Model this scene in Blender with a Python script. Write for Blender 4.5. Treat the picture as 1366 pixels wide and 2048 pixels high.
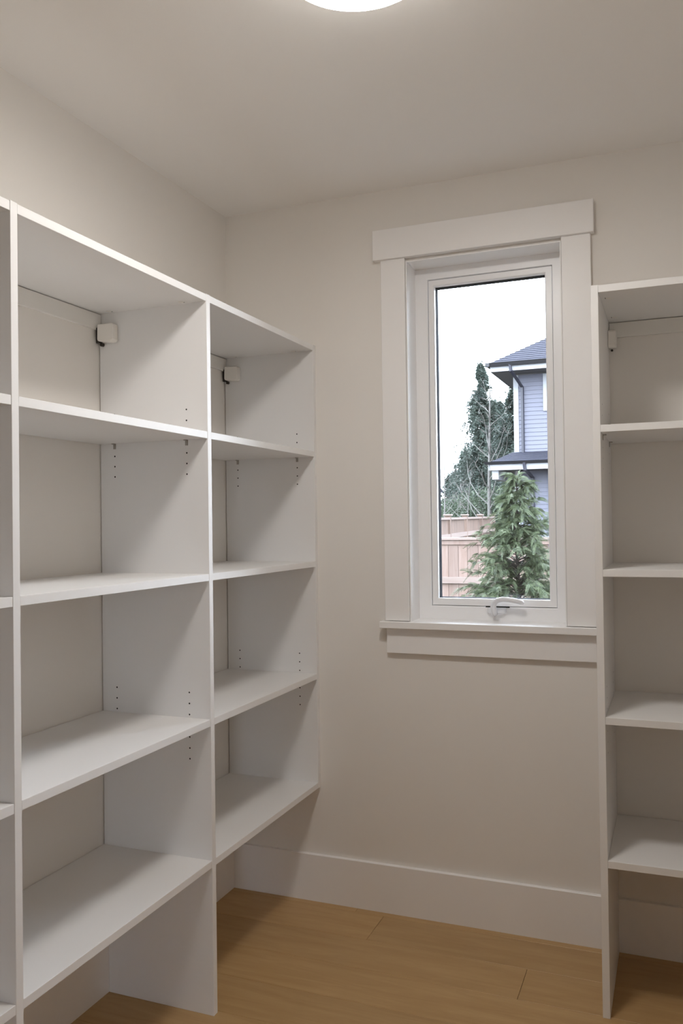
import bpy, bmesh, math, random
import numpy as np
from mathutils import Vector, Matrix

for o in list(bpy.data.objects):
    bpy.data.objects.remove(o)
SC = bpy.context.scene
COL = SC.collection
R = math.radians

# ------------------------------------------------------------------ camera
cd = bpy.data.cameras.new('camera')
cam = bpy.data.objects.new('camera', cd)
COL.objects.link(cam)
CAM = Vector((1.6855, -2.9952, 1.4501))
yaw, pitch, roll = -0.3792, 0.0134, -0.0130
fw = Vector((math.sin(yaw)*math.cos(pitch), math.cos(yaw)*math.cos(pitch), math.sin(pitch)))
r0 = Vector((math.cos(yaw), -math.sin(yaw), 0))
u0 = r0.cross(fw)
rt = math.cos(roll)*r0 + math.sin(roll)*u0
up = -math.sin(roll)*r0 + math.cos(roll)*u0
m = Matrix((rt, up, -fw)).transposed().to_4x4()
m.translation = CAM
cam.matrix_world = m
cd.sensor_fit = 'VERTICAL'
cd.sensor_height = 24.0
cd.lens = 24.0*1684.2/2048.0
cd.clip_start = 0.02
cd.clip_end = 400
SC.camera = cam

# ------------------------------------------------------------------ world, exposure
SKY_STRENGTH = 14.0
w = bpy.data.worlds.new('overcast')
SC.world = w
w.use_nodes = True
nt = w.node_tree
bg = nt.nodes['Background']
tc = nt.nodes.new('ShaderNodeTexCoord')
sx = nt.nodes.new('ShaderNodeSeparateXYZ')
cr = nt.nodes.new('ShaderNodeValToRGB')
nt.links.new(tc.outputs['Generated'], sx.inputs[0])
nt.links.new(sx.outputs['Z'], cr.inputs[0])
nt.links.new(cr.outputs[0], bg.inputs['Color'])
cr.color_ramp.elements[0].position = 0.0
cr.color_ramp.elements[0].color = (0.83, 0.905, 1.03, 1)
cr.color_ramp.elements[1].position = 0.7
cr.color_ramp.elements[1].color = (0.89, 0.97, 1.14, 1)
bg.inputs['Strength'].default_value = SKY_STRENGTH
LAMP_STRENGTH = 53.0
LAMP_COLOR = (1.0, 0.965, 0.925, 1)
SC.view_settings.view_transform = 'Standard'
SC.view_settings.look = 'None'
SC.view_settings.gamma = 1.0
SC.view_settings.use_curve_mapping = False
SC.view_settings.exposure = 0.10
SC.cycles.max_bounces = 12
SC.cycles.diffuse_bounces = 8
SC.cycles.glossy_bounces = 4
SC.cycles.transparent_max_bounces = 12
SC.cycles.use_denoising = True
SC.cycles.sample_clamp_indirect = 6.0

# ------------------------------------------------------------------ materials
def mat(name, col, rough=0.5, var=0.0, scale=8.0, bump=0.0, bscale=300.0, spec=0.5, metal=0.0, stretch=(1, 1, 1), col2=None, detail=4.0):
    mm = bpy.data.materials.new(name)
    mm.use_nodes = True
    t = mm.node_tree
    b = t.nodes['Principled BSDF']
    b.inputs['Base Color'].default_value = (*col, 1)
    b.inputs['Roughness'].default_value = rough
    b.inputs['Specular IOR Level'].default_value = spec
    b.inputs['Metallic'].default_value = metal
    c = t.nodes.new('ShaderNodeTexCoord')
    mp = t.nodes.new('ShaderNodeMapping')
    mp.inputs['Scale'].default_value = stretch
    t.links.new(c.outputs['Object'], mp.inputs[0])
    if var or col2:
        n = t.nodes.new('ShaderNodeTexNoise')
        n.inputs['Scale'].default_value = scale
        n.inputs['Detail'].default_value = detail
        t.links.new(mp.outputs[0], n.inputs['Vector'])
        rp = t.nodes.new('ShaderNodeValToRGB')
        a = rp.color_ramp.elements
        a[0].position, a[1].position = 0.3, 0.7
        c2 = col2 if col2 else tuple(x*(1-var) for x in col)
        a[0].color = (*c2, 1)
        a[1].color = (*col, 1)
        t.links.new(n.outputs['Fac'], rp.inputs[0])
        t.links.new(rp.outputs[0], b.inputs['Base Color'])
    if bump:
        n2 = t.nodes.new('ShaderNodeTexNoise')
        n2.inputs['Scale'].default_value = bscale
        n2.inputs['Detail'].default_value = 3
        t.links.new(mp.outputs[0], n2.inputs['Vector'])
        bp = t.nodes.new('ShaderNodeBump')
        bp.inputs['Strength'].default_value = bump
        bp.inputs['Distance'].default_value = 0.002
        t.links.new(n2.outputs['Fac'], bp.inputs['Height'])
        t.links.new(bp.outputs[0], b.inputs['Normal'])
    return mm

def wood_mat(name, base, dark, rough, grain_scale, stretch, tone=0.12):
    """plank wood: long grain from stretched noise, a tone of its own for every plank"""
    mm = bpy.data.materials.new(name)
    mm.use_nodes = True
    t = mm.node_tree
    b = t.nodes['Principled BSDF']
    b.inputs['Roughness'].default_value = rough
    c = t.nodes.new('ShaderNodeTexCoord')
    oi = t.nodes.new('ShaderNodeObjectInfo')
    mul = t.nodes.new('ShaderNodeVectorMath'); mul.operation = 'MULTIPLY_ADD'
    comb = t.nodes.new('ShaderNodeCombineXYZ')
    k = t.nodes.new('ShaderNodeMath'); k.operation = 'MULTIPLY'; k.inputs[1].default_value = 37.0
    t.links.new(oi.outputs['Random'], k.inputs[0])
    for i in range(3):
        t.links.new(k.outputs[0], comb.inputs[i])
    mul.inputs[1].default_value = stretch
    t.links.new(c.outputs['Object'], mul.inputs[0])
    t.links.new(comb.outputs[0], mul.inputs[2])
    n = t.nodes.new('ShaderNodeTexNoise')
    n.inputs['Scale'].default_value = grain_scale
    n.inputs['Detail'].default_value = 6
    n.inputs['Roughness'].default_value = 0.62
    n.inputs['Distortion'].default_value = 0.6
    t.links.new(mul.outputs[0], n.inputs['Vector'])
    rp = t.nodes.new('ShaderNodeValToRGB')
    a = rp.color_ramp.elements
    a[0].position, a[1].position = 0.30, 0.68
    a[0].color = (*dark, 1); a[1].color = (*base, 1)
    t.links.new(n.outputs['Fac'], rp.inputs[0])
    hs = t.nodes.new('ShaderNodeHueSaturation')
    mr = t.nodes.new('ShaderNodeMapRange')
    mr.inputs['To Min'].default_value = 1-tone
    mr.inputs['To Max'].default_value = 1+tone
    t.links.new(oi.outputs['Random'], mr.inputs['Value'])
    t.links.new(mr.outputs[0], hs.inputs['Value'])
    t.links.new(rp.outputs[0], hs.inputs['Color'])
    t.links.new(hs.outputs[0], b.inputs['Base Color'])
    bp = t.nodes.new('ShaderNodeBump')
    bp.inputs['Strength'].default_value = 0.08
    bp.inputs['Distance'].default_value = 0.002
    t.links.new(n.outputs['Fac'], bp.inputs['Height'])
    t.links.new(bp.outputs[0], b.inputs['Normal'])
    return mm

M = {}
M['wall'] = mat('wall_paint', (0.80, 0.77, 0.73), 0.75, bump=0.05, bscale=260, spec=0.25)
M['ceiling'] = mat('ceiling_paint', (0.88, 0.86, 0.835), 0.9, bump=0.05, bscale=220, spec=0.15)
M['trim'] = mat('trim_paint', (0.88, 0.865, 0.855), 0.38, bump=0.02, bscale=120)
M['melamine'] = mat('white_melamine', (0.80, 0.79, 0.78), 0.42, bump=0.03, bscale=500)
M['rail'] = mat('rail_white', (0.78, 0.76, 0.72), 0.5)
M['cover'] = mat('white_plastic', (0.82, 0.79, 0.74), 0.4)
M['vinyl'] = mat('white_vinyl', (0.92, 0.92, 0.93), 0.3)
M['bracket'] = mat('dark_metal', (0.06, 0.05, 0.045), 0.4, metal=0.6)
M['steel'] = mat('steel', (0.42, 0.39, 0.36), 0.35, metal=0.9)
M['hole'] = mat('hole_dark', (0.012, 0.011, 0.010), 0.9)
M['spacer'] = mat('spacer_dark', (0.003, 0.0035, 0.006), 0.8, spec=0.05)
M['handle'] = mat('handle_plastic', (0.83, 0.84, 0.87), 0.22)
M['metal_white'] = mat('lamp_trim', (0.80, 0.79, 0.77), 0.4)
M['floor_wood'] = wood_mat('floor_oak', (0.50, 0.325, 0.150), (0.415, 0.255, 0.105), 0.42, 3.2, (1.0, 9.0, 9.0), 0.07)
M['floor_base'] = mat('subfloor', (0.05, 0.032, 0.018), 0.9)
M['fence_wood'] = wood_mat('fence_cedar', (0.1428, 0.1014, 0.0834), (0.1080, 0.0678, 0.0511), 0.8, 3.5, (9.0, 9.0, 1.0), 0.12)
M['fence_wood_old'] = wood_mat('fence_cedar_old', (0.1052, 0.0682, 0.0498), (0.0731, 0.0447, 0.0320), 0.85, 3.5, (9.0, 9.0, 1.0), 0.15)
M['rail_wood'] = wood_mat('fence_rail', (0.1527, 0.1167, 0.0995), (0.1232, 0.0872, 0.0713), 0.8, 3.5, (1.0, 9.0, 9.0), 0.06)
M['siding'] = mat('lavender_siding', (0.0800, 0.0809, 0.1055), 0.6, var=0.05, scale=3)
M['house_trim'] = mat('house_trim', (0.1929, 0.1956, 0.2074), 0.5)
M['soffit'] = mat('soffit', (0.0667, 0.0634, 0.0651), 0.7)
M['gutter'] = mat('gutter_dark', (0.0032, 0.0032, 0.0050), 0.45)
M['downspout'] = mat('downspout', (0.0138, 0.0138, 0.0224), 0.5)
M['house_window'] = mat('house_glass', (0.10, 0.12, 0.16), 0.08)
M['roof'] = mat('asphalt_shingle', (0.0117, 0.0127, 0.0255), 0.9, col2=(0.0050, 0.0055, 0.0127), scale=6, stretch=(1.2, 5, 5), bump=0.4, bscale=25)
M['grey_siding'] = mat('grey_siding', (0.0696, 0.0675, 0.0696), 0.7, var=0.1, scale=5)
M['bark'] = mat('bark', (0.0268, 0.0192, 0.0145), 0.9, var=0.4, scale=20)
M['birch'] = mat('pale_bark', (0.1157, 0.1098, 0.1002), 0.85, col2=(0.0772, 0.0713, 0.0637), scale=9)
M['twig'] = mat('twig', (0.0809, 0.0713, 0.0637), 0.9)
M['ground'] = mat('yard_soil', (0.0386, 0.0365, 0.0230), 0.95, col2=(0.0215, 0.0192, 0.0118), scale=2)

def leaf_mat(name, c1, c2, scale):
    mm = mat(name, c1, 0.6, col2=c2, scale=scale, spec=0.3, detail=3)
    t = mm.node_tree
    b = t.nodes['Principled BSDF']
    tr = t.nodes.new('ShaderNodeBsdfTranslucent')
    mx = t.nodes.new('ShaderNodeMixShader')
    mx.inputs[0].default_value = 0.28
    src = b.inputs['Base Color'].links[0].from_socket
    t.links.new(src, tr.inputs['Color'])
    t.links.new(b.outputs[0], mx.inputs[1])
    t.links.new(tr.outputs[0], mx.inputs[2])
    t.links.new(mx.outputs[0], t.nodes['Material Output'].inputs['Surface'])
    return mm
M['cedar_leaf'] = leaf_mat('cedar_frond', (0.098, 0.120, 0.062), (0.022, 0.033, 0.018), 26)
M['fir_leaf'] = leaf_mat('fir_needles', (0.0575, 0.0736, 0.0575), (0.0230, 0.0333, 0.0276), 1.2)
M['hedge_leaf'] = leaf_mat('shrub_leaves', (0.0663, 0.0865, 0.0533), (0.0294, 0.0414, 0.0267), 2.0)

gm = bpy.data.materials.new('window_glass')
gm.use_nodes = True
t = gm.node_tree
t.nodes.remove(t.nodes['Principled BSDF'])
tp_ = t.nodes.new('ShaderNodeBsdfTransparent'); tp_.inputs['Color'].default_value = (0.95, 0.97, 0.97, 1)
gl_ = t.nodes.new('ShaderNodeBsdfGlossy'); gl_.inputs['Roughness'].default_value = 0.0
fr_ = t.nodes.new('ShaderNodeFresnel'); fr_.inputs['IOR'].default_value = 1.45
mx_ = t.nodes.new('ShaderNodeMixShader')
t.links.new(fr_.outputs[0], mx_.inputs[0])
t.links.new(tp_.outputs[0], mx_.inputs[1])
t.links.new(gl_.outputs[0], mx_.inputs[2])
t.links.new(mx_.outputs[0], t.nodes['Material Output'].inputs['Surface'])
M['glass'] = gm

em = bpy.data.materials.new('lit_diffuser')
em.use_nodes = True
t = em.node_tree
t.nodes.remove(t.nodes['Principled BSDF'])
e_ = t.nodes.new('ShaderNodeEmission')
e_.inputs['Color'].default_value = LAMP_COLOR
e_.inputs['Strength'].default_value = LAMP_STRENGTH
t.links.new(e_.outputs[0], t.nodes['Material Output'].inputs['Surface'])
M['diffuser'] = em

# ------------------------------------------------------------------ mesh helpers
class MB:
    """collects boxes, tubes and free faces; build() links them as one mesh object"""
    def __init__(self):
        self.bm = bmesh.new()
    def box(self, x0, x1, y0, y1, z0, z1, bev=0.0):
        v = [self.bm.verts.new(p) for p in ((x0, y0, z0), (x1, y0, z0), (x1, y1, z0), (x0, y1, z0), (x0, y0, z1), (x1, y0, z1), (x1, y1, z1), (x0, y1, z1))]
        f = [self.bm.faces.new([v[i] for i in q]) for q in ((3, 2, 1, 0), (4, 5, 6, 7), (0, 1, 5, 4), (1, 2, 6, 5), (2, 3, 7, 6), (3, 0, 4, 7))]
        if bev:
            ed = list({e for a in f for e in a.edges})
            bmesh.ops.bevel(self.bm, geom=ed, offset=bev, segments=1, profile=0.5, affect='EDGES')
        return self
    def prism(self, pts, a, b, axis='x', bev=0.0):
        """polygon (two coordinates) pulled along an axis from a to b"""
        def P(p, s):
            return {'x': (s, p[0], p[1]), 'y': (p[0], s, p[1]), 'z': (p[0], p[1], s)}[axis]
        n = len(pts)
        A = [self.bm.verts.new(P(p, a)) for p in pts]
        B = [self.bm.verts.new(P(p, b)) for p in pts]
        f = [self.bm.faces.new(A), self.bm.faces.new(B[::-1])]
        for i in range(n):
            f.append(self.bm.faces.new((A[i], B[i], B[(i+1) % n], A[(i+1) % n])))
        bmesh.ops.recalc_face_normals(self.bm, faces=f)
        if bev:
            ed = list({e for q in f for e in q.edges})
            bmesh.ops.bevel(self.bm, geom=ed, offset=bev, segments=1, profile=0.5, affect='EDGES')
        return self
    def tube(self, pts, rad, n=6, flat=1.0, cap=True):
        """swept tube; rad per point; flat squashes the section along its second axis"""
        pts = [Vector(p) for p in pts]
        if not hasattr(rad, '__len__'):
            rad = [rad]*len(pts)
        rings = []
        ref = None
        for i, p in enumerate(pts):
            d = (pts[min(i+1, len(pts)-1)] - pts[max(i-1, 0)]).normalized()
            if ref is None:
                ref = d.orthogonal().normalized()
            a = (ref - d*ref.dot(d)).normalized()
            ref = a
            b = d.cross(a)
            rings.append([self.bm.verts.new(p + rad[i]*(math.cos(2*math.pi*k/n)*a + flat*math.sin(2*math.pi*k/n)*b)) for k in range(n)])
        for q, s in zip(rings, rings[1:]):
            for k in range(n):
                self.bm.faces.new((q[k], q[(k+1) % n], s[(k+1) % n], s[k]))
        if cap:
            self.bm.faces.new(rings[0][::-1]); self.bm.faces.new(rings[-1])
        return self
    def lathe(self, prof, cx, cy, n=48):
        rings = [[self.bm.verts.new((cx+r*math.cos(2*math.pi*k/n), cy+r*math.sin(2*math.pi*k/n), z)) for k in range(n)] for r, z in prof]
        for q, s in zip(rings, rings[1:]):
            for k in range(n):
                self.bm.faces.new((q[k], q[(k+1) % n], s[(k+1) % n], s[k]))
        self.bm.faces.new(rings[0]); self.bm.faces.new(rings[-1])
        bmesh.ops.recalc_face_normals(self.bm, faces=self.bm.faces)
        return self
    def mesh(self, name, m):
        me = bpy.data.meshes.new(name)
        self.bm.to_mesh(me); self.bm.free()
        me.materials.append(m)
        return me
    def build(self, name, m, parent=None, smooth=False):
        me = self.mesh(name, m)
        if smooth:
            for p in me.polygons:
                p.use_smooth = True
        return link(name, me, parent)

def link(name, me, parent=None):
    o = bpy.data.objects.new(name, me)
    COL.objects.link(o)
    if parent:
        o.parent = parent
        o.matrix_parent_inverse = Matrix.Translation(-WORLD[parent.name]) if parent.name in WORLD else Matrix.Identity(4)
    return o

WORLD = {}     # base points of Empties, so that children can be written in room coordinates
def thing(name, label, cat, loc=(0, 0, 0), group=None, kind=None):
    o = bpy.data.objects.new(name, None)
    o.empty_display_size = 0.1
    o.location = loc
    COL.objects.link(o)
    WORLD[o.name] = Vector(loc)
    return tag(o, label, cat, group, kind)
def tag(o, label=None, cat=None, group=None, kind=None):
    for k, v in (('label', label), ('category', cat), ('group', group), ('kind', kind)):
        if v:
            o[k] = v
    return o
def raw(name, verts, faces, m, parent=None):
    me = bpy.data.meshes.new(name)
    me.from_pydata(verts, [], faces)
    me.materials.append(m)
    return link(name, me, parent)

# ------------------------------------------------------------------ room shell
XR, YF, H = 2.14, -3.60, 2.70          # right wall, front wall, ceiling height
TB, HB = 0.0164, 0.1773               # baseboard
OX0, OX1, OZ0, OZ1 = 0.7644, 1.3270, 1.060, 2.4190     # rough window opening

fl = thing('floor', 'light oak plank floor of the pantry', 'floor', (0, 0, 0), kind='structure')
MB().box(-0.1, XR+0.1, YF-0.1, 0.17, -0.06, -0.016).build('subfloor', M['floor_base'], fl)
rng = random.Random(4)
PW = 0.185
edges = [0.0, -0.045]
while edges[-1] > YF:
    edges.append(max(YF, edges[-1]-PW))
fixed = {1: 0.656, 2: 1.210, 3: 1.85, 4: 0.10, 5: 1.45}
for i, (b, a) in enumerate(zip(edges, edges[1:])):
    cuts = [0.0]
    x = fixed.get(i, rng.uniform(0.25, 1.5))
    if x > 1.4 and i not in fixed:
        x -= 0.5
    cuts += [x]
    if XR - x > 1.5:
        cuts.append(x+1.35)
    cuts.append(XR)
    for x0, x1 in zip(cuts, cuts[1:]):
        cx, cy = (x0+x1)/2, (a+b)/2
        hx, hy = (x1-x0)/2-0.0005, (b-a)/2-0.0005
        bm_ = MB().box(-hx, hx, -hy, hy, -0.016, 0.0)
        top = [e for e in bm_.bm.edges if all(abs(v.co.z) < 1e-6 for v in e.verts)]
        bmesh.ops.bevel(bm_.bm, geom=top, offset=0.0009, segments=1, profile=0.5, affect='EDGES')
        p = bm_.build('plank', M['floor_wood'], fl)
        p.location = (cx, cy, 0)

wb = MB()
wb.box(-0.12, OX0, 0, 0.17, 0, H).box(OX1, XR+0.12, 0, 0.17, 0, H).box(OX0, OX1, 0, 0.17, 0, OZ0).box(OX0, OX1, 0, 0.17, OZ1, H)
tag(wb.build('wall_back', M['wall']), 'warm white wall around the window', 'wall', kind='structure')
tag(MB().box(-0.12, 0, YF, 0, 0, H).build('wall_left', M['wall']), 'warm white wall behind the three-bay shelving', 'wall', kind='structure')
tag(MB().box(XR, XR+0.12, YF, 0, 0, H).build('wall_right', M['wall']), 'warm white wall beyond the single shelf tower', 'wall', kind='structure')
DX0, DX1, DZ = 0.95, 1.85, 2.08        # unseen doorway behind the camera, added to let in fill light
wf_ = MB().box(-0.12, DX0, YF-0.12, YF, 0, H).box(DX1, XR+0.12, YF-0.12, YF, 0, H).box(DX0, DX1, YF-0.12, YF, DZ, H)
tag(wf_.build('wall_front', M['wall']), 'warm white wall behind the camera with a doorway added for fill light', 'wall', kind='structure')
dt = MB().box(DX0-0.09, DX0, YF, YF+0.019, 0, DZ).box(DX1, DX1+0.09, YF, YF+0.019, 0, DZ).box(DX0-0.12, DX1+0.12, YF, YF+0.03, DZ, DZ+0.11)
tag(dt.build('trim_1', M['trim']), 'flat white casing around the added doorway behind the camera', 'trim', kind='structure')
# unseen room added beyond the doorway to carry daylight in as fill
KY, KX0_, KX1_ = -7.6, -1.6, 4.4
kw = MB()
kw.box(KX0_-0.12, -0.12, YF-0.12, YF, 0, H).box(XR+0.12, KX1_+0.12, YF-0.12, YF, 0, H)
kw.box(KX0_-0.12, KX0_, KY, YF-0.12, 0, H).box(KX1_, KX1_+0.12, KY, YF-0.12, 0, H)
kw.box(KX0_-0.12, 3.2, KY-0.15, KY, 0, H).box(3.75, KX1_+0.12, KY-0.15, KY, 0, H).box(3.2, 3.75, KY-0.15, KY, 2.25, H)  # open gap in the far wall, sized and placed to admit sky light
tag(kw.build('wall_fill_room', M['wall']), 'warm white walls of the added fill-light room beyond the doorway', 'wall', kind='structure')
tag(MB().box(KX0_-0.12, KX1_+0.12, KY-0.15, YF-0.1, -0.06, 0).build('floor_fill_room', M['floor_wood']), 'light oak floor of the added fill-light room beyond the doorway', 'floor', kind='structure')
tag(MB().box(KX0_-0.12, KX1_+0.12, KY-0.15, YF-0.12, H, H+0.1).build('ceiling_fill_room', M['ceiling']), 'off-white ceiling of the added fill-light room beyond the doorway', 'ceiling', kind='structure')
tag(MB().box(-0.12, XR+0.12, YF-0.12, 0.17, H, H+0.1).build('ceiling', M['ceiling']), 'flat off-white ceiling with the round lamp', 'ceiling', kind='structure')
prof = [(0, 0), (-TB, 0), (-TB, HB-0.0015), (-TB+0.0015, HB), (0, HB)]
tag(MB().prism(prof, TB, XR, 'x').build('baseboard_back', M['trim']), 'tall flat white baseboard under the window wall', 'baseboard', kind='structure')
tag(MB().prism([(-p[0], p[1]) for p in prof], YF, 0, 'y').build('baseboard_left', M['trim']), 'tall flat white baseboard behind the three-bay shelving', 'baseboard', kind='structure')

# ------------------------------------------------------------------ window
win = thing('window_1', 'tall narrow white casement window with flat craftsman trim', 'window', (1.045, 0, 1.06), kind='structure')
HX0, HX1, HZ0, HZ1 = 0.6417, 1.4384, 2.4309, 2.5434
CX0, CX1, CX2, CX3 = 0.6695, 0.7632, 1.3285, 1.4263
SZ0, SZ1 = 1.0586, 1.0865
MB().box(HX0, HX1, -0.0303, -0.0002, HZ0, HZ1, 0.0012).build('head_casing', M['trim'], win)
MB().box(CX0, CX1, -0.019, -0.0002, SZ1, HZ0, 0.0012).build('side_casing', M['trim'], win)
MB().box(CX2, CX3, -0.019, -0.0002, SZ1, HZ0, 0.0012).build('side_casing', M['trim'], win)
MB().prism([(0.6541, -0.045), (1.4351, -0.045), (1.4351, -0.0002), (OX1, -0.0002), (OX1, 0.10), (OX0, 0.10), (OX0, -0.0002), (0.6541, -0.0002)], SZ0+0.002, SZ1-0.002, 'z', 0.0012).build('window_sill', M['trim'], win)
MB().box(0.6745, 1.4263, -0.019, -0.0002, 0.9665, SZ0+0.002, 0.0012).build('apron', M['trim'], win)
# jamb liner: two sides and a head, set back a few millimetres from the casing edge
JT = 0.004
j = MB()
j.box(OX0, OX0+JT, -0.012, 0.165, SZ1-0.002, OZ1).box(OX1-JT, OX1, -0.012, 0.165, SZ1-0.002, OZ1).box(OX0+JT, OX1-JT, -0.012, 0.165, OZ1-JT, OZ1)
j.build('jamb', M['trim'], win)
def ring(x0, x1, z0, z1, wx0, wx1, wz0, wz1, y0, y1, name, m, bev=0.0, parent=win):
    """mitred rectangular frame: outer rectangle minus the inner one, y0 towards the room"""
    q = MB()
    o_ = [(x0, z0), (x1, z0), (x1, z1), (x0, z1)]
    i_ = [(wx0, wz0), (wx1, wz0), (wx1, wz1), (wx0, wz1)]
    b = bev
    ib = [(wx0-b, wz0-b), (wx1+b, wz0-b), (wx1+b, wz1+b), (wx0-b, wz1+b)]
    bm = q.bm
    def L(pp, y):
        return [bm.verts.new((p[0], y, p[1])) for p in pp]
    loops = [L(o_, y1), L(o_, y0), L(ib, y0)]
    if b:
        loops.append(L(i_, y0+b))
    loops.append(L(i_, y1))
    loops.append(loops[0])
    for A, B in zip(loops, loops[1:]):
        for k in range(4):
            bm.faces.new((A[k], A[(k+1) % 4], B[(k+1) % 4], B[k]))
    bmesh.ops.recalc_face_normals(bm, faces=bm.faces)
    return q.build(name, m, parent)
GX0, GX1, GZ0, GZ1 = 0.8160, 1.2808, 1.1345, 2.3727      # gap between frame and sash
KX0, KX1, KZ0, KZ1 = 0.8400, 1.2540, 1.1625, 2.3470      # clear glass
ring(OX0+JT, OX1-JT, SZ1-0.003, OZ1-JT, GX0, GX1, GZ0, GZ1, 0.100, 0.165, 'window_frame', M['vinyl'], 0.002)
ring(GX0+0.0022, GX1-0.0022, GZ0+0.0022, GZ1-0.0022, KX0, KX1, KZ0, KZ1, 0.107, 0.128, 'sash', M['vinyl'], 0.004)
ring(GX0+0.004, GX1-0.004, GZ0+0.004, GZ1-0.004, KX0+0.0015, KX1-0.0015, KZ0+0.0015, KZ1-0.0015, 0.1325, 0.160, 'spacer', M['spacer'])
MB().box(GX0-0.002, GX1+0.002, 0.160, 0.163, GZ0-0.002, GZ0+0.010).build('gasket', M['spacer'], win)
MB().box(GX0+0.003, GX1-0.003, 0.1285, 0.1320, GZ0+0.003, GZ1-0.003).build('pane', M['glass'], win)
# crank operator, folded against the bottom rail
MB().prism([(1.028, 0.1005), (1.034, 0.086), (1.046, 0.080), (1.082, 0.080), (1.094, 0.086), (1.100, 0.1005)], 1.112, 1.133, 'z', 0.003).build('crank_base', M['handle'], win)
MB().box(1.022, 1.110, 0.0985, 0.1012, 1.1325, 1.1375).build('crank_slot', M['hole'], win)
hp = [(1.062, 0.076, 1.108), (1.060, 0.066, 1.122), (1.058, 0.060, 1.140), (1.062, 0.058, 1.153), (1.074, 0.057, 1.163), (1.092, 0.057, 1.167), (1.115, 0.058, 1.166), (1.140, 0.059, 1.162), (1.160, 0.060, 1.157), (1.168, 0.060, 1.154)]
hr = [0.010, 0.0115, 0.0120, 0.0120, 0.0120, 0.0115, 0.0115, 0.0120, 0.0110, 0.006]
MB().tube(hp, hr, 10, 0.75).build('crank_handle', M['handle'], win, True)

# ------------------------------------------------------------------ shelving
TP = 0.0210
ZS = [2.1395, 1.7288, 1.3048, 0.8736, 0.4570]        # tops of the five shelves
HOLES = [1.799, 1.766, 1.733, 1.668, 1.636, 1.604, 0.949, 0.916, 0.883, 0.816, 0.783, 0.751]
PINS = [1.7005, 0.8455]
GAP = 0.0035                                        # shelves stop just short of the wall
D = 0.391

def hole_rows(face, xs, sign, axis, parent):
    """two rows of drilled holes: short dark cups on a panel face"""
    q = MB()
    for a in xs:
        for z in HOLES:
            n = 8
            for rr, dd in ((0.0027, 0.0003),):
                ring_ = []
                for k in range(n):
                    c, s = rr*math.cos(2*math.pi*k/n), rr*math.sin(2*math.pi*k/n)
                    ring_.append(q.bm.verts.new((a+c, face+sign*dd, z+s) if axis == 'y' else (face+sign*dd, a+c, z+s)))
                q.bm.faces.new(ring_)
    tag(q.build('pin_holes', M['hole'], parent), kind='stuff')

left = thing('shelving_unit', 'white three-bay open shelving unit along the wall left of the window', 'shelving', (0.19, -1.2, 0))
Y1, Y2, Y3 = -1.5893, -0.7936, -0.0005
Y0 = Y1-TP-0.776
def floor_panel_x(y1, parent):
    pts = [(TB+0.0008, 0.0), (D, 0.0), (D, ZS[0]+0.0015), (GAP, ZS[0]+0.0015), (GAP, HB+0.002), (TB+0.0008, HB+0.002)]
    return MB().prism(pts, y1-TP, y1, 'y', 0.0007).build('side_panel', M['melamine'], parent)
for y in (Y0, Y1, Y2):
    floor_panel_x(y, left)
MB().box(GAP, D, Y3-TP, Y3, ZS[4]-TP, ZS[0]+0.0015, 0.0007).build('side_panel', M['melamine'], left)
bays = [(Y0, Y1-TP), (Y1, Y2-TP), (Y2, Y3-TP)]
for a, b in bays:
    for i, z in enumerate(ZS):
        g = 0.0006 if i in (1, 3) else 0.0002
        MB().box(GAP, D-0.0008, a+g, b-g, z-TP, z, 0.0006).build('shelf', M['melamine'], left)
    MB().box(0.0005, 0.011, a+0.002, b-0.002, 2.066, ZS[0]-TP-0.003, 0.0006).build('hanging_rail', M['rail'], left)
for a, b in bays:
    for x in (0.057, 0.318):
        for z in PINS:
            q = MB()
            q.box(x-0.0045, x+0.0045, b-0.0020, b-0.0002, z-0.010, z+0.0068).box(x-0.0045, x+0.0045, b-0.011, b-0.0020, z+0.0045, z+0.0068)
            q.build('shelf_pin', M['steel'], left)
            q = MB()
            q.box(x-0.0045, x+0.0045, a+0.0002, a+0.0020, z-0.010, z+0.0068).box(x-0.0045, x+0.0045, a+0.0020, a+0.011, z+0.0045, z+0.0068)
            q.build('shelf_pin', M['steel'], left)
        for z in (ZS[0]-TP,):
            cx, cy = x, b-0.024
            q = MB().lathe([(0.0085, z-0.0012), (0.0078, z-0.0016)], cx, cy, 14)
            q.build('cam_cover', M['cover'], left)
            q = MB().box(x-0.007, x+0.007, b-0.0150, b-0.0135, z-0.0006, z+0.0002)
            q.build('cam_slot', M['hole'], left)
    hole_rows(b, (0.057, 0.318), -1, 'y', left)
    hole_rows(a, (0.057, 0.318), 1, 'y', left)
    # wall hanger at the back corner: white cover, dark bracket behind it and a screw
    c = MB().prism([(0.019, 2.027), (0.066, 2.022), (0.074, 2.028), (0.074, 2.076), (0.070, 2.080), (0.016, 2.080), (0.015, 2.032)], b-0.030, b-0.0003, 'y', 0.0025).build('hanger_cover', M['cover'], left)
    MB().box(0.0035, 0.0150, b-0.018, b-0.001, 2.024, 2.078).box(0.0115, 0.019, b-0.028, b-0.010, 2.062, 2.070).build('hanger_bracket', M['bracket'], left)
    MB().tube([(0.017, b-0.012, 2.0195), (0.027, b-0.012, 2.0175)], 0.0055, 8).build('hanger_screw', M['bracket'], left)

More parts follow.
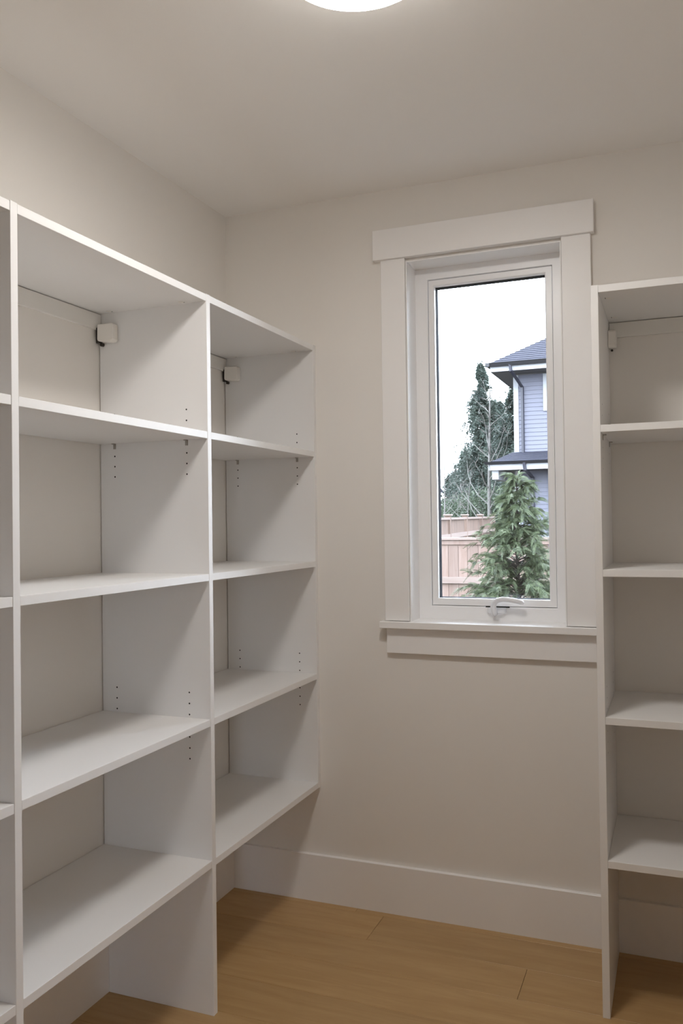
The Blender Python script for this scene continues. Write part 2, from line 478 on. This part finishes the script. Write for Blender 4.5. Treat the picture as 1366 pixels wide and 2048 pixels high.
right = thing('shelving_unit', 'white single-bay open shelf tower standing right of the window', 'shelving', (1.8, -0.2, 0))
RX, RD = 1.4598, 0.424
RX1 = XR-0.012
def floor_panel_y(x0):
    pts = [(-TB-0.0008, 0.0), (-RD, 0.0), (-RD, ZS[0]+0.0015), (-GAP, ZS[0]+0.0015), (-GAP, HB+0.002), (-TB-0.0008, HB+0.002)]
    return MB().prism(pts, x0, x0+TP, 'x', 0.0007).build('side_panel', M['melamine'], right)
floor_panel_y(RX); floor_panel_y(RX1-TP)
a, b = RX+TP, RX1-TP
for i, z in enumerate(ZS):
    MB().box(a+0.0003, b-0.0003, -RD+0.0008, -GAP, z-TP, z, 0.0006).build('shelf', M['melamine'], right)
MB().box(a+0.002, b-0.002, -0.011, -0.0005, 2.066, ZS[0]-TP-0.003, 0.0006).build('hanging_rail', M['rail'], right)
for y in (-0.085, -0.345):
    for z in PINS:
        MB().box(a+0.0002, a+0.0020, y-0.0045, y+0.0045, z-0.010, z+0.0068).box(a+0.0020, a+0.011, y-0.0045, y+0.0045, z+0.0045, z+0.0068).build('shelf_pin', M['steel'], right)
    MB().lathe([(0.0085, ZS[0]-TP-0.0012), (0.0078, ZS[0]-TP-0.0016)], a+0.024, y, 14).build('cam_cover', M['cover'], right)
    MB().box(a+0.0135, a+0.0150, y-0.007, y+0.007, ZS[0]-TP-0.0006, ZS[0]-TP+0.0002).build('cam_slot', M['hole'], right)
hole_rows(a, (-0.085, -0.345), 1, 'x', right)
MB().prism([(-0.019, 2.027), (-0.066, 2.022), (-0.074, 2.028), (-0.074, 2.076), (-0.070, 2.080), (-0.016, 2.080), (-0.015, 2.032)], a+0.0003, a+0.026, 'x', 0.0025).build('hanger_cover', M['cover'], right)
MB().box(a+0.001, a+0.018, -0.0150, -0.0035, 2.030, 2.078).build('hanger_bracket', M['bracket'], right)
MB().tube([(a+0.010, -0.017, 2.022), (a+0.010, -0.024, 2.021)], 0.004, 8).build('hanger_screw', M['bracket'], right)

# ------------------------------------------------------------------ ceiling lamp
LX, LY, LR = 1.07, -1.33, 0.166
lamp = thing('ceiling_light', 'round white flush ceiling light, lit', 'ceiling light', (LX, LY, H))
MB().lathe([(LR-0.006, H), (LR, H-0.006), (LR, H-0.056), (LR-0.002, H-0.058)], LX, LY, 64).build('lamp_base', M['metal_white'], lamp, False)
MB().lathe([(LR-0.002, H-0.0585), (LR-0.006, H-0.065), (LR-0.025, H-0.072), (LR-0.08, H-0.077), (0.02, H-0.079)], LX, LY, 64).build('diffuser', M['diffuser'], lamp, True)

# ------------------------------------------------------------------ outside
GZ = -0.45
tag(raw('ground', [(-60, -60, GZ), (60, -60, GZ), (60, 120, GZ), (-60, 120, GZ), (-60, -60, GZ-0.3), (60, -60, GZ-0.3), (60, 120, GZ-0.3), (-60, 120, GZ-0.3)],
        [(0, 1, 2, 3), (7, 6, 5, 4), (0, 4, 5, 1), (1, 5, 6, 2), (2, 6, 7, 3), (3, 7, 4, 0)], M['ground']), 'yard ground around the house', 'ground', kind='structure')

# near fence, parallel to the window wall
FY, FT = 8.0, 1.24
fence = thing('fence', 'pinkish new cedar board fence with a flat cap directly behind the small cedar', 'fence', (0, FY, GZ))
meshes = []
for wd in (0.118, 0.126, 0.134, 0.141):
    meshes.append(MB().box(-wd/2, wd/2, 0, 0.018, 0.0, FT-0.05-GZ-0.03, 0.003).mesh('board', M['fence_wood']))
wds = (0.118, 0.126, 0.134, 0.141)
rf = random.Random(11)
x = -1.86
while x < 2.0:
    k = rf.randrange(4)
    o = link('board', meshes[k], fence)
    o.location = (x+wds[k]/2, FY+rf.uniform(-0.003, 0.003), GZ+0.03)
    x += wds[k]+0.004
MB().box(-1.9, 2.05, FY-0.045, FY+0.085, FT-0.034, FT, 0.004).build('cap_rail', M['rail_wood'], fence)
MB().box(-1.88, 2.03, FY-0.022, FY-0.004, FT-0.095, FT-0.034, 0.003).build('fascia_board', M['fence_wood'], fence)
MB().box(-1.88, 2.03, FY-0.042, FY-0.004, 0.63, 0.715, 0.003).build('rail', M['rail_wood'], fence)
MB().box(-1.88, 2.03, FY-0.042, FY-0.004, -0.25, -0.165, 0.003).build('rail', M['rail_wood'], fence)

# side fence running away behind it, posts with caps
sf = thing('fence', 'weathered cedar fence with capped posts running away beyond the pinkish fence', 'fence', (-2.2, 12, GZ))
SP = [Vector((-1.98, 9.6, 0)), Vector((-2.20, 12.0, 0)), Vector((-2.41, 14.2, 0)), Vector((-2.57, 16.4, 0)), Vector((-2.72, 18.6, 0))]
STOP = [1.52, 1.53, 1.545, 1.56, 1.58]
bd = MB().box(-0.007, 0.007, -0.068, 0.068, 0, 1.0, 0.003).mesh('board', M['fence_wood_old'])
for p, zt in zip(SP, STOP):
    o = MB().box(p.x-0.05, p.x+0.05, p.y-0.05, p.y+0.05, GZ, zt+0.03, 0.004).build('post', M['fence_wood_old'], sf)
    MB().box(p.x-0.075, p.x+0.075, p.y-0.075, p.y+0.075, zt+0.03, zt+0.058, 0.006).build('post_cap', M['rail_wood'], o)
for (p, q), (za, zb) in zip(zip(SP, SP[1:]), zip(STOP, STOP[1:])):
    d = q-p
    L = d.length
    ang = math.atan2(d.y, d.x)-math.pi/2
    n = int((L-0.12)/0.142)
    for k in range(n):
        s = (0.06+0.07+k*0.142)/L
        o = link('board', bd, sf)
        o.location = p+d*s+Vector((0, 0, GZ+0.04))
        o.scale = (1, 1, (za+(zb-za)*s)-0.03-GZ-0.04)
        o.rotation_euler = (0, 0, ang+rf.uniform(-0.02, 0.02))
    nrm = Vector((math.cos(ang), math.sin(ang), 0))
    for hz, hh in ((0.0, 0.04), (-0.30, 0.085)):
        q_ = MB()
        a0 = p+nrm*0.012; a1 = q+nrm*0.012
        vs = []
        for (c, zt) in ((a0, za), (a1, zb)):
            for off in (0.0, 0.036):
                for z in (zt+hz-hh, zt+hz):
                    e = c+nrm*off
                    vs.append(q_.bm.verts.new((e.x, e.y, z)))
        for f in ((0, 1, 3, 2), (4, 6, 7, 5), (0, 4, 5, 1), (2, 3, 7, 6), (1, 5, 7, 3), (0, 2, 6, 4)):
            q_.bm.faces.new([vs[i] for i in f])
        bmesh.ops.recalc_face_normals(q_.bm, faces=q_.bm.faces)
        q_.build('rail', M['rail_wood'], sf)

# lavender house
HYW = 21.0
hx0 = -2.57
house = thing('house', 'lavender lap-sided two-storey house with hipped slate-blue roofs behind the fence', 'house', (0.5, HYW+3, GZ))
MB().box(hx0+0.02, 4.0, HYW+0.02, HYW+7, GZ, 5.70).build('wall', M['soffit'], house)
LAP = 0.118
def siding(z0, z1):
    z = z0
    while z < z1-0.02:
        zt = min(z+LAP, z1)
        pts = [(HYW+0.018, z), (HYW-0.018, z), (HYW-0.002, zt), (HYW+0.018, zt)]
        MB().prism(pts, hx0+0.14, 4.0, 'x').build('siding_board', M['siding'], house)
        z += LAP
siding(GZ, 2.95)
siding(3.36, 5.58)
MB().box(hx0, hx0+0.14, HYW-0.03, HYW+0.12, 3.30, 5.58, 0.004).build('corner_board', M['house_trim'], house)
MB().box(hx0, hx0+0.14, HYW-0.03, HYW+0.12, GZ, 2.95, 0.004).build('corner_board', M['house_trim'], house)
MB().box(hx0, 4.0, HYW-0.028, HYW+0.02, 5.58, 5.70).build('frieze_board', M['soffit'], house)
# main hip roof
EX, EY, EZ = -3.10, 20.25, 5.74
HP = 0.62
xr_, yr_ = 6.0, 30.0
rz = EZ+HP*(yr_-EY)/2
ridge_a = (EX+(yr_-EY)/2, (EY+yr_)/2, rz)
MB().box(EX+0.04, xr_, EY+0.04, yr_, 5.60, 5.62).build('soffit', M['soffit'], house)
f_ = MB()
f_.box(EX+0.05, xr_, EY+0.02, EY+0.05, 5.60, 5.735).box(EX+0.02, EX+0.05, EY+0.02, yr_, 5.60, 5.735)
f_.build('fascia', M['house_trim'], house)
g_ = MB()
g_.prism([(EY+0.02, 5.735), (EY-0.06, 5.735), (EY-0.10, 5.84), (EY+0.02, 5.84)], EX-0.10, xr_, 'x')
g_.prism([(EX+0.02, 5.735), (EX-0.06, 5.735), (EX-0.10, 5.84), (EX+0.02, 5.84)], EY-0.10, yr_, 'y')
g_.build('gutter', M['gutter'], house)
def roof_courses(q, edge0, edge1, top0, top1, n):
    """shingle courses as a staircase of thin overlapping strips from eave to ridge"""
    e0, e1, t0, t1 = map(Vector, (edge0, edge1, top0, top1))
    nrm = (e1-e0).cross(t0-e0).normalized()
    if nrm.z < 0:
        nrm = -nrm
    for k in range(n):
        a, b = k/n, min(1.0, (k+1)/n)
        A0, A1 = e0.lerp(t0, a), e1.lerp(t1, a)
        B0, B1 = e0.lerp(t0, b), e1.lerp(t1, b)
        v = [q.bm.verts.new(p) for p in (A0+nrm*0.022, A1+nrm*0.022, B1+nrm*0.006, B0+nrm*0.006, A0-nrm*0.02, A1-nrm*0.02)]
        q.bm.faces.new((v[0], v[1], v[2], v[3])); q.bm.faces.new((v[4], v[5], v[1], v[0]))
rq = MB()
roof_courses(rq, (EX, EY, EZ+0.09), (xr_, EY, EZ+0.09), (ridge_a[0], ridge_a[1], rz+0.09), (xr_, ridge_a[1], rz+0.09), 40)
roof_courses(rq, (EX, yr_, EZ+0.09), (EX, EY, EZ+0.09), (ridge_a[0], ridge_a[1], rz+0.09), (ridge_a[0], ridge_a[1], rz+0.09001), 40)
roof_courses(rq, (xr_, yr_, EZ+0.09), (EX, yr_, EZ+0.09), (xr_, ridge_a[1], rz+0.09), (ridge_a[0], ridge_a[1], rz+0.09), 40)
tag(rq.build('roof_shingles', M['roof'], house), kind='stuff')
# skirt roof between the storeys
SX, SY, SZ = -3.15, 20.10, 2.985
TZ = 3.40
sk = MB()
roof_courses(sk, (SX, SY, SZ+0.06), (4.0, SY, SZ+0.06), (hx0-0.02, HYW+0.0, TZ), (4.0, HYW+0.0, TZ), 7)
roof_courses(sk, (SX, HYW+5, SZ+0.06), (SX, SY, SZ+0.06), (hx0-0.02, HYW+5, TZ), (hx0-0.02, HYW+0.0, TZ), 7)
tag(sk.build('roof_shingles', M['roof'], house), kind='stuff')
f_ = MB()
f_.box(SX+0.04, 4.0, SY+0.02, SY+0.05, SZ-0.13, SZ+0.03).box(SX+0.02, SX+0.05, SY+0.02, HYW+5, SZ-0.13, SZ+0.03)
f_.build('fascia', M['house_trim'], house)
MB().box(SX+0.05, 4.0, SY+0.05, HYW+5, SZ-0.11, SZ-0.09).build('soffit', M['soffit'], house)
g_ = MB()
g_.prism([(SY+0.02, SZ+0.03), (SY-0.05, SZ+0.03), (SY-0.08, SZ+0.10), (SY+0.02, SZ+0.10)], SX-0.08, 4.0, 'x')
g_.build('gutter', M['gutter'], house)
MB().box(-3.06, -2.88, 20.22, HYW+0.5, 2.60, SZ-0.10, 0.01).build('eave_beam', M['house_trim'], house)
dsx = -2.31
MB().tube([(-2.52, EY-0.04, 5.78), (-2.50, EY-0.02, 5.60), (dsx, HYW-0.085, 5.22), (dsx, HYW-0.085, 3.36)], 0.048, 4, 0.8).build('downspout', M['downspout'], house)
MB().tube([(-2.15, SY-0.03, 3.04), (-2.13, SY-0.01, 2.86), (-2.06, HYW-0.085, 2.66), (-2.06, HYW-0.085, GZ)], 0.055, 4, 0.8).build('downspout', M['downspout'], house)
def house_window(x0, x1, z0, z1):
    wf = MB()
    wf.box(x0, x0+0.11, HYW-0.05, HYW+0.02, z0, z1).box(x1-0.11, x1, HYW-0.05, HYW+0.02, z0, z1).box(x0+0.11, x1-0.11, HYW-0.05, HYW+0.02, z1-0.13, z1).box(x0+0.11, x1-0.11, HYW-0.05, HYW+0.02, z0, z0+0.11)
    o = wf.build('window', M['house_trim'], house)
    MB().box(x0+0.11, x1-0.11, HYW-0.022, HYW-0.012, z0+0.11, z1-0.13).build('pane', M['house_window'], o)
house_window(-1.74, -0.45, 4.52, 5.57)
house_window(-1.64, -0.40, 1.05, 2.86)

# sliver of a grey neighbour house at the far left
nh = thing('house', 'grey house with a pale eave, only its end showing at the left of the pane', 'house', (-12.4, 34, GZ))
MB().box(-16.0, -9.15, 32.0, 37.0, GZ, 2.95).build('wall', M['grey_siding'], nh)
MB().prism([(31.5, 2.9), (31.5, 3.02), (34.5, 3.75), (37.5, 3.02), (37.5, 2.9)], -16.2, -9.05, 'x').build('roof', M['roof'], nh)
MB().box(-16.2, -9.03, 31.44, 31.50, 2.86, 3.06).build('fascia', M['house_trim'], nh)

# ------------------------------------------------------------------ trees
def tri_cloud(name, V, m, parent):
    n = len(V)//3
    me = bpy.data.meshes.new(name)
    me.vertices.add(len(V)); me.vertices.foreach_set('co', V.astype(np.float32).ravel())
    me.loops.add(len(V)); me.loops.foreach_set('vertex_index', np.arange(len(V), dtype=np.int32))
    me.polygons.add(n); me.polygons.foreach_set('loop_start', np.arange(0, len(V), 3, dtype=np.int32))
    me.update(calc_edges=True)
    me.materials.append(m)
    o = link(name, me, parent)
    o['kind'] = 'stuff'
    return o

def unit(a):
    return a/np.maximum(1e-9, np.linalg.norm(a, axis=-1, keepdims=True))

def conifer(loc, h, rad, label, seed, n=2600, leaf=0.20, base=0.12, power=0.75, group=None, m='fir_leaf'):
    rg = np.random.default_rng(seed)
    root = thing('conifer_tree', label, 'tree', loc, group)
    L = Vector(loc)
    MB().tube([L, L+Vector((0.05, 0, h*0.5)), L+Vector((0, 0.03, h*0.97))], [h*0.016, h*0.009, 0.015], 6).build('trunk', M['bark'], root)
    nb = int(h*42)
    out = []
    t = rg.uniform(0, 1, nb)**1.25
    ang = rg.uniform(0, 2*math.pi, nb)
    ln = rad*((1-t)**power+0.03)*rg.uniform(0.5, 1.12, nb)
    per = max(4, n//nb)
    for k in range(nb):
        z0 = h*(base+(1-base)*t[k])
        s = rg.uniform(0.08, 1, per)
        d = np.array([math.cos(ang[k]), math.sin(ang[k]), 0])
        side = np.array([-d[1], d[0], 0])
        c = d[None]*(ln[k]*s)[:, None] + side[None]*(rg.normal(0, 0.20, per)*ln[k]*(1.1-s))[:, None]
        c[:, 2] += z0 + 0.10*ln[k]*s - rg.uniform(0.2, 0.55)*ln[k]*s**2 + rg.normal(0, 0.13, per)
        for rep in range(2):
            di = unit(d[None]*0.6 + side[None]*rg.normal(0, 0.8, (per, 1)) + np.array([0, 0, -0.35])[None] + rg.normal(0, 0.5, (per, 3)))
            wv = unit(np.cross(di, rg.normal(0, 1, (per, 3))))
            sz = leaf*rg.uniform(0.5, 1.3, (per, 1))
            T = np.stack([c-wv*sz*0.22, c+wv*sz*0.22, c+di*sz*1.3], 1)
            out.append(T.reshape(-1, 3))
    # leader shoots at the tip
    V = np.concatenate(out)+np.array(loc)[None]
    tri_cloud('foliage', V, M[m], root)
    return root

G1 = 'evergreens beyond the fences'
conifer((-7.6, 40, GZ), 9.9, 2.4, 'tallest dark evergreen, its top under the left eave of the lavender house', 1, 34000, 0.13, 0.04, 0.75, G1)
conifer((-4.95, 35, GZ), 8.0, 2.2, 'dark evergreen rising close beside the lavender house corner', 2, 28000, 0.13, 0.04, 0.6, G1)
conifer((-8.2, 47.5, GZ), 9.0, 2.6, 'dark evergreen filling the gap behind the tallest evergreen and the house', 6, 28000, 0.15, 0.04, 0.6, G1)
conifer((-11.5, 53, GZ), 6.7, 2.1, 'shorter rounded evergreen left of the tallest evergreen', 3, 18000, 0.15, 0.03, 0.5, G1)
conifer((-13.6, 58, GZ), 5.5, 2.3, 'low evergreen at the left end of the evergreens', 4, 16000, 0.16, 0.02, 0.45, G1)

def bare_tree(loc, h, lean, label, seed, r0_=0.06, nb=16, group=None):
    rg = random.Random(seed)
    root = thing('bare_tree', label, 'tree', loc, group)
    L = Vector(loc)
    pts = [L+Vector((lean*s*h+0.04*math.sin(5*s+seed), 0.03*math.cos(4*s), h*s)) for s in (0, .15, .3, .45, .6, .75, .9, 1)]
    MB().tube(pts, [r0_*(1-0.85*k/7) for k in range(8)], 7).build('trunk', M['birch'], root)
    def at(s):
        f = s*7; i = min(6, int(f))
        return pts[i].lerp(pts[i+1], f-i)
    tw = MB()
    for k in range(nb):
        s = 0.22+0.74*k/nb+rg.uniform(-0.02, 0.02)
        a = rg.uniform(0, 2*math.pi)
        ln = h*(0.30*(1-s)+0.08)*rg.uniform(0.7, 1.2)
        p = at(s)
        d = Vector((math.cos(a), math.sin(a)*0.7, 0.75)).normalized()
        q = [p]
        for st in range(4):
            d = (d+Vector((rg.uniform(-.25, .25), rg.uniform(-.25, .25), rg.uniform(-.05, .22)))).normalized()
            q.append(q[-1]+d*ln/4)
        MB().tube(q, [r0_*0.34*(1-s*0.6)*f for f in (1, .8, .6, .4, .2)], 5).build('branch', M['birch'], root)
        for b in range(5):
            i = rg.randrange(1, 5)
            e = Vector((rg.uniform(-1, 1), rg.uniform(-1, 1), rg.uniform(0.1, 1))).normalized()
            m1 = q[i]+e*ln*0.16
            e2 = (e+Vector((rg.uniform(-.5, .5), rg.uniform(-.5, .5), 0.2))).normalized()
            tw.tube([q[i], m1, m1+e2*ln*0.16], [0.008, 0.006, 0.003], 3)
    tag(tw.build('twigs', M['twig'], root), kind='stuff')
    return root
G2 = 'bare trees behind the fences'
bare_tree((-3.90, 24.0, GZ), 6.3, 0.0, 'tall bare pale-barked tree in front of the evergreens', 3, 0.085, 20, G2)
bare_tree((-5.78, 25.0, GZ), 4.3, 0.03, 'slender leaning bare tree left of the tall bare tree', 5, 0.05, 12, G2)
bare_tree((-5.20, 26.0, GZ), 3.7, 0.06, 'small bare tree between the two larger bare trees', 8, 0.04, 10, G2)
bare_tree((-6.45, 25.0, GZ), 3.9, 0.04, 'bare sapling at the left edge of the pane', 9, 0.04, 12, G2)

def shrub(loc, rx, ry, h, label, seed, n, leaf, group=None):
    rg = np.random.default_rng(seed)
    root = thing('shrub', label, 'shrub', loc, group)
    L = Vector(loc)
    st = MB()
    for k in range(7):
        a = k*0.9
        st.tube([L, L+Vector((math.cos(a)*rx*0.4, math.sin(a)*ry*0.4, h*0.55)), L+Vector((math.cos(a)*rx*0.7, math.sin(a)*ry*0.7, h*0.9))], [0.03, 0.018, 0.006], 4)
    st.build('stems', M['twig'], root)
    c = rg.normal(0, 1, (n, 3)); c = unit(c)*rg.uniform(0.45, 1, (n, 1))
    c *= np.array([rx, ry, h*0.5])[None]; c[:, 2] += h*0.5
    di = unit(rg.normal(0, 1, (n, 3))+np.array([0, 0, 0.4])); wv = unit(np.cross(di, rg.normal(0, 1, (n, 3))))
    sz = leaf*rg.uniform(0.6, 1.4, (n, 1))
    V = np.stack([c-wv*sz*0.3, c+wv*sz*0.3, c+di*sz], 1).reshape(-1, 3)+np.array(loc)[None]
    tri_cloud('foliage', V, M['hedge_leaf'], root)
shrub((-5.0, 29.5, GZ), 2.3, 1.2, 3.3, 'wide green shrub filling the gap under the bare trees', 21, 14000, 0.11, 'shrubs under the bare trees')
shrub((-7.6, 32.0, GZ), 1.5, 1.2, 2.9, 'green shrub by the grey house end under the bare sapling', 22, 10000, 0.11, 'shrubs under the bare trees')

# the small cedar just outside the window: arching branches carrying flat fronds
def cedar(loc, h, rad, label, seed):
    rg = np.random.default_rng(seed)
    root = thing('cedar_tree', label, 'tree', loc)
    L = Vector(loc)
    MB().tube([L, L+Vector((0.02, 0.0, h*0.35)), L+Vector((-0.01, 0.01, h*0.7)), L+Vector((0.0, 0, h*0.98))], [0.035, 0.025, 0.012, 0.003], 7).build('trunk', M['bark'], root)
    br = MB()
    tris = []
    nb = 560
    for k in range(nb):
        t = (k+rg.uniform())/nb
        t = 0.04+0.95*t
        a = k*2.39996+rg.normal(0, 0.5)
        ln = rad*((1-t)**0.85*1.05+0.10)*rg.uniform(0.5, 1.2)
        z0 = h*t*0.97-0.10*ln+rg.normal(0, 0.03)
        d = np.array([math.cos(a), math.sin(a), 0.0])
        side = np.array([-d[1], d[0], 0.0])
        rise = rg.uniform(0.25, 0.95)
        S = np.linspace(0, 1, 6)
        path = d[None]*(ln*S)[:, None]+np.array([0, 0, 1])[None]*(z0+ln*(rise*S-0.45*S**2.2))[:, None]
        br.tube([Vector(p)+L for p in path], [float(0.0065*(1-0.8*q)*(0.6+0.6*(1-t))) for q in S], 3, cap=False)
        nf = int(7+ln*28)
        for q in range(nf):
            s = rg.uniform(0.22, 1.0)
            i = min(4, int(s*5)); f = s*5-i
            p = path[i]*(1-f)+path[i+1]*f
            tang = unit(path[i+1]-path[i])
            sd = 1 if rg.uniform() < 0.5 else -1
            fd = unit(tang*rg.uniform(0.5, 1.0)+side*sd*rg.uniform(0.05, 0.9)+np.array([0, 0, rg.uniform(-0.7, 0.45)]))
            fl_ = rg.uniform(0.060, 0.125)*(0.8+0.4*(1-t))
            nr = unit(np.cross(fd, side*0.6+np.array([0, 0, 0.3])+rg.normal(0, 0.5, 3)))
            sv = np.cross(nr, fd)
            # a frond: a drooping spine with paired leaflets that shorten to the tip
            m_ = 10
            for e in range(m_):
                g0 = e/m_
                c0 = p+fd*fl_*g0+np.array([0, 0, -0.35*fl_*g0**2])
                ll = fl_*0.27*(1-0.7*g0)*rg.uniform(0.8, 1.2)
                for sg in (-1, 1):
                    tip = c0+(fd*0.75+sv*sg*0.8)*ll+np.array([0, 0, -0.15*ll])
                    w_ = (fd*0.5-sv*sg*0.45)*0.0042
                    tris.append((c0-w_*1.1, c0+w_*1.1, tip))
                    mid = c0*0.45+tip*0.55
                    tris.append((mid-w_*1.2, mid+w_*1.2, mid+(fd*0.95+sv*sg*0.15)*ll*0.6))
    br.build('branches', M['bark'], root)
    V = np.array(tris).reshape(-1, 3)+np.array(loc)[None]
    tri_cloud('foliage', V, M['cedar_leaf'], root)
cedar((0.46, 4.0, GZ), 2.36, 0.70, 'small feathery green cedar just outside the window in front of the fence', 7)
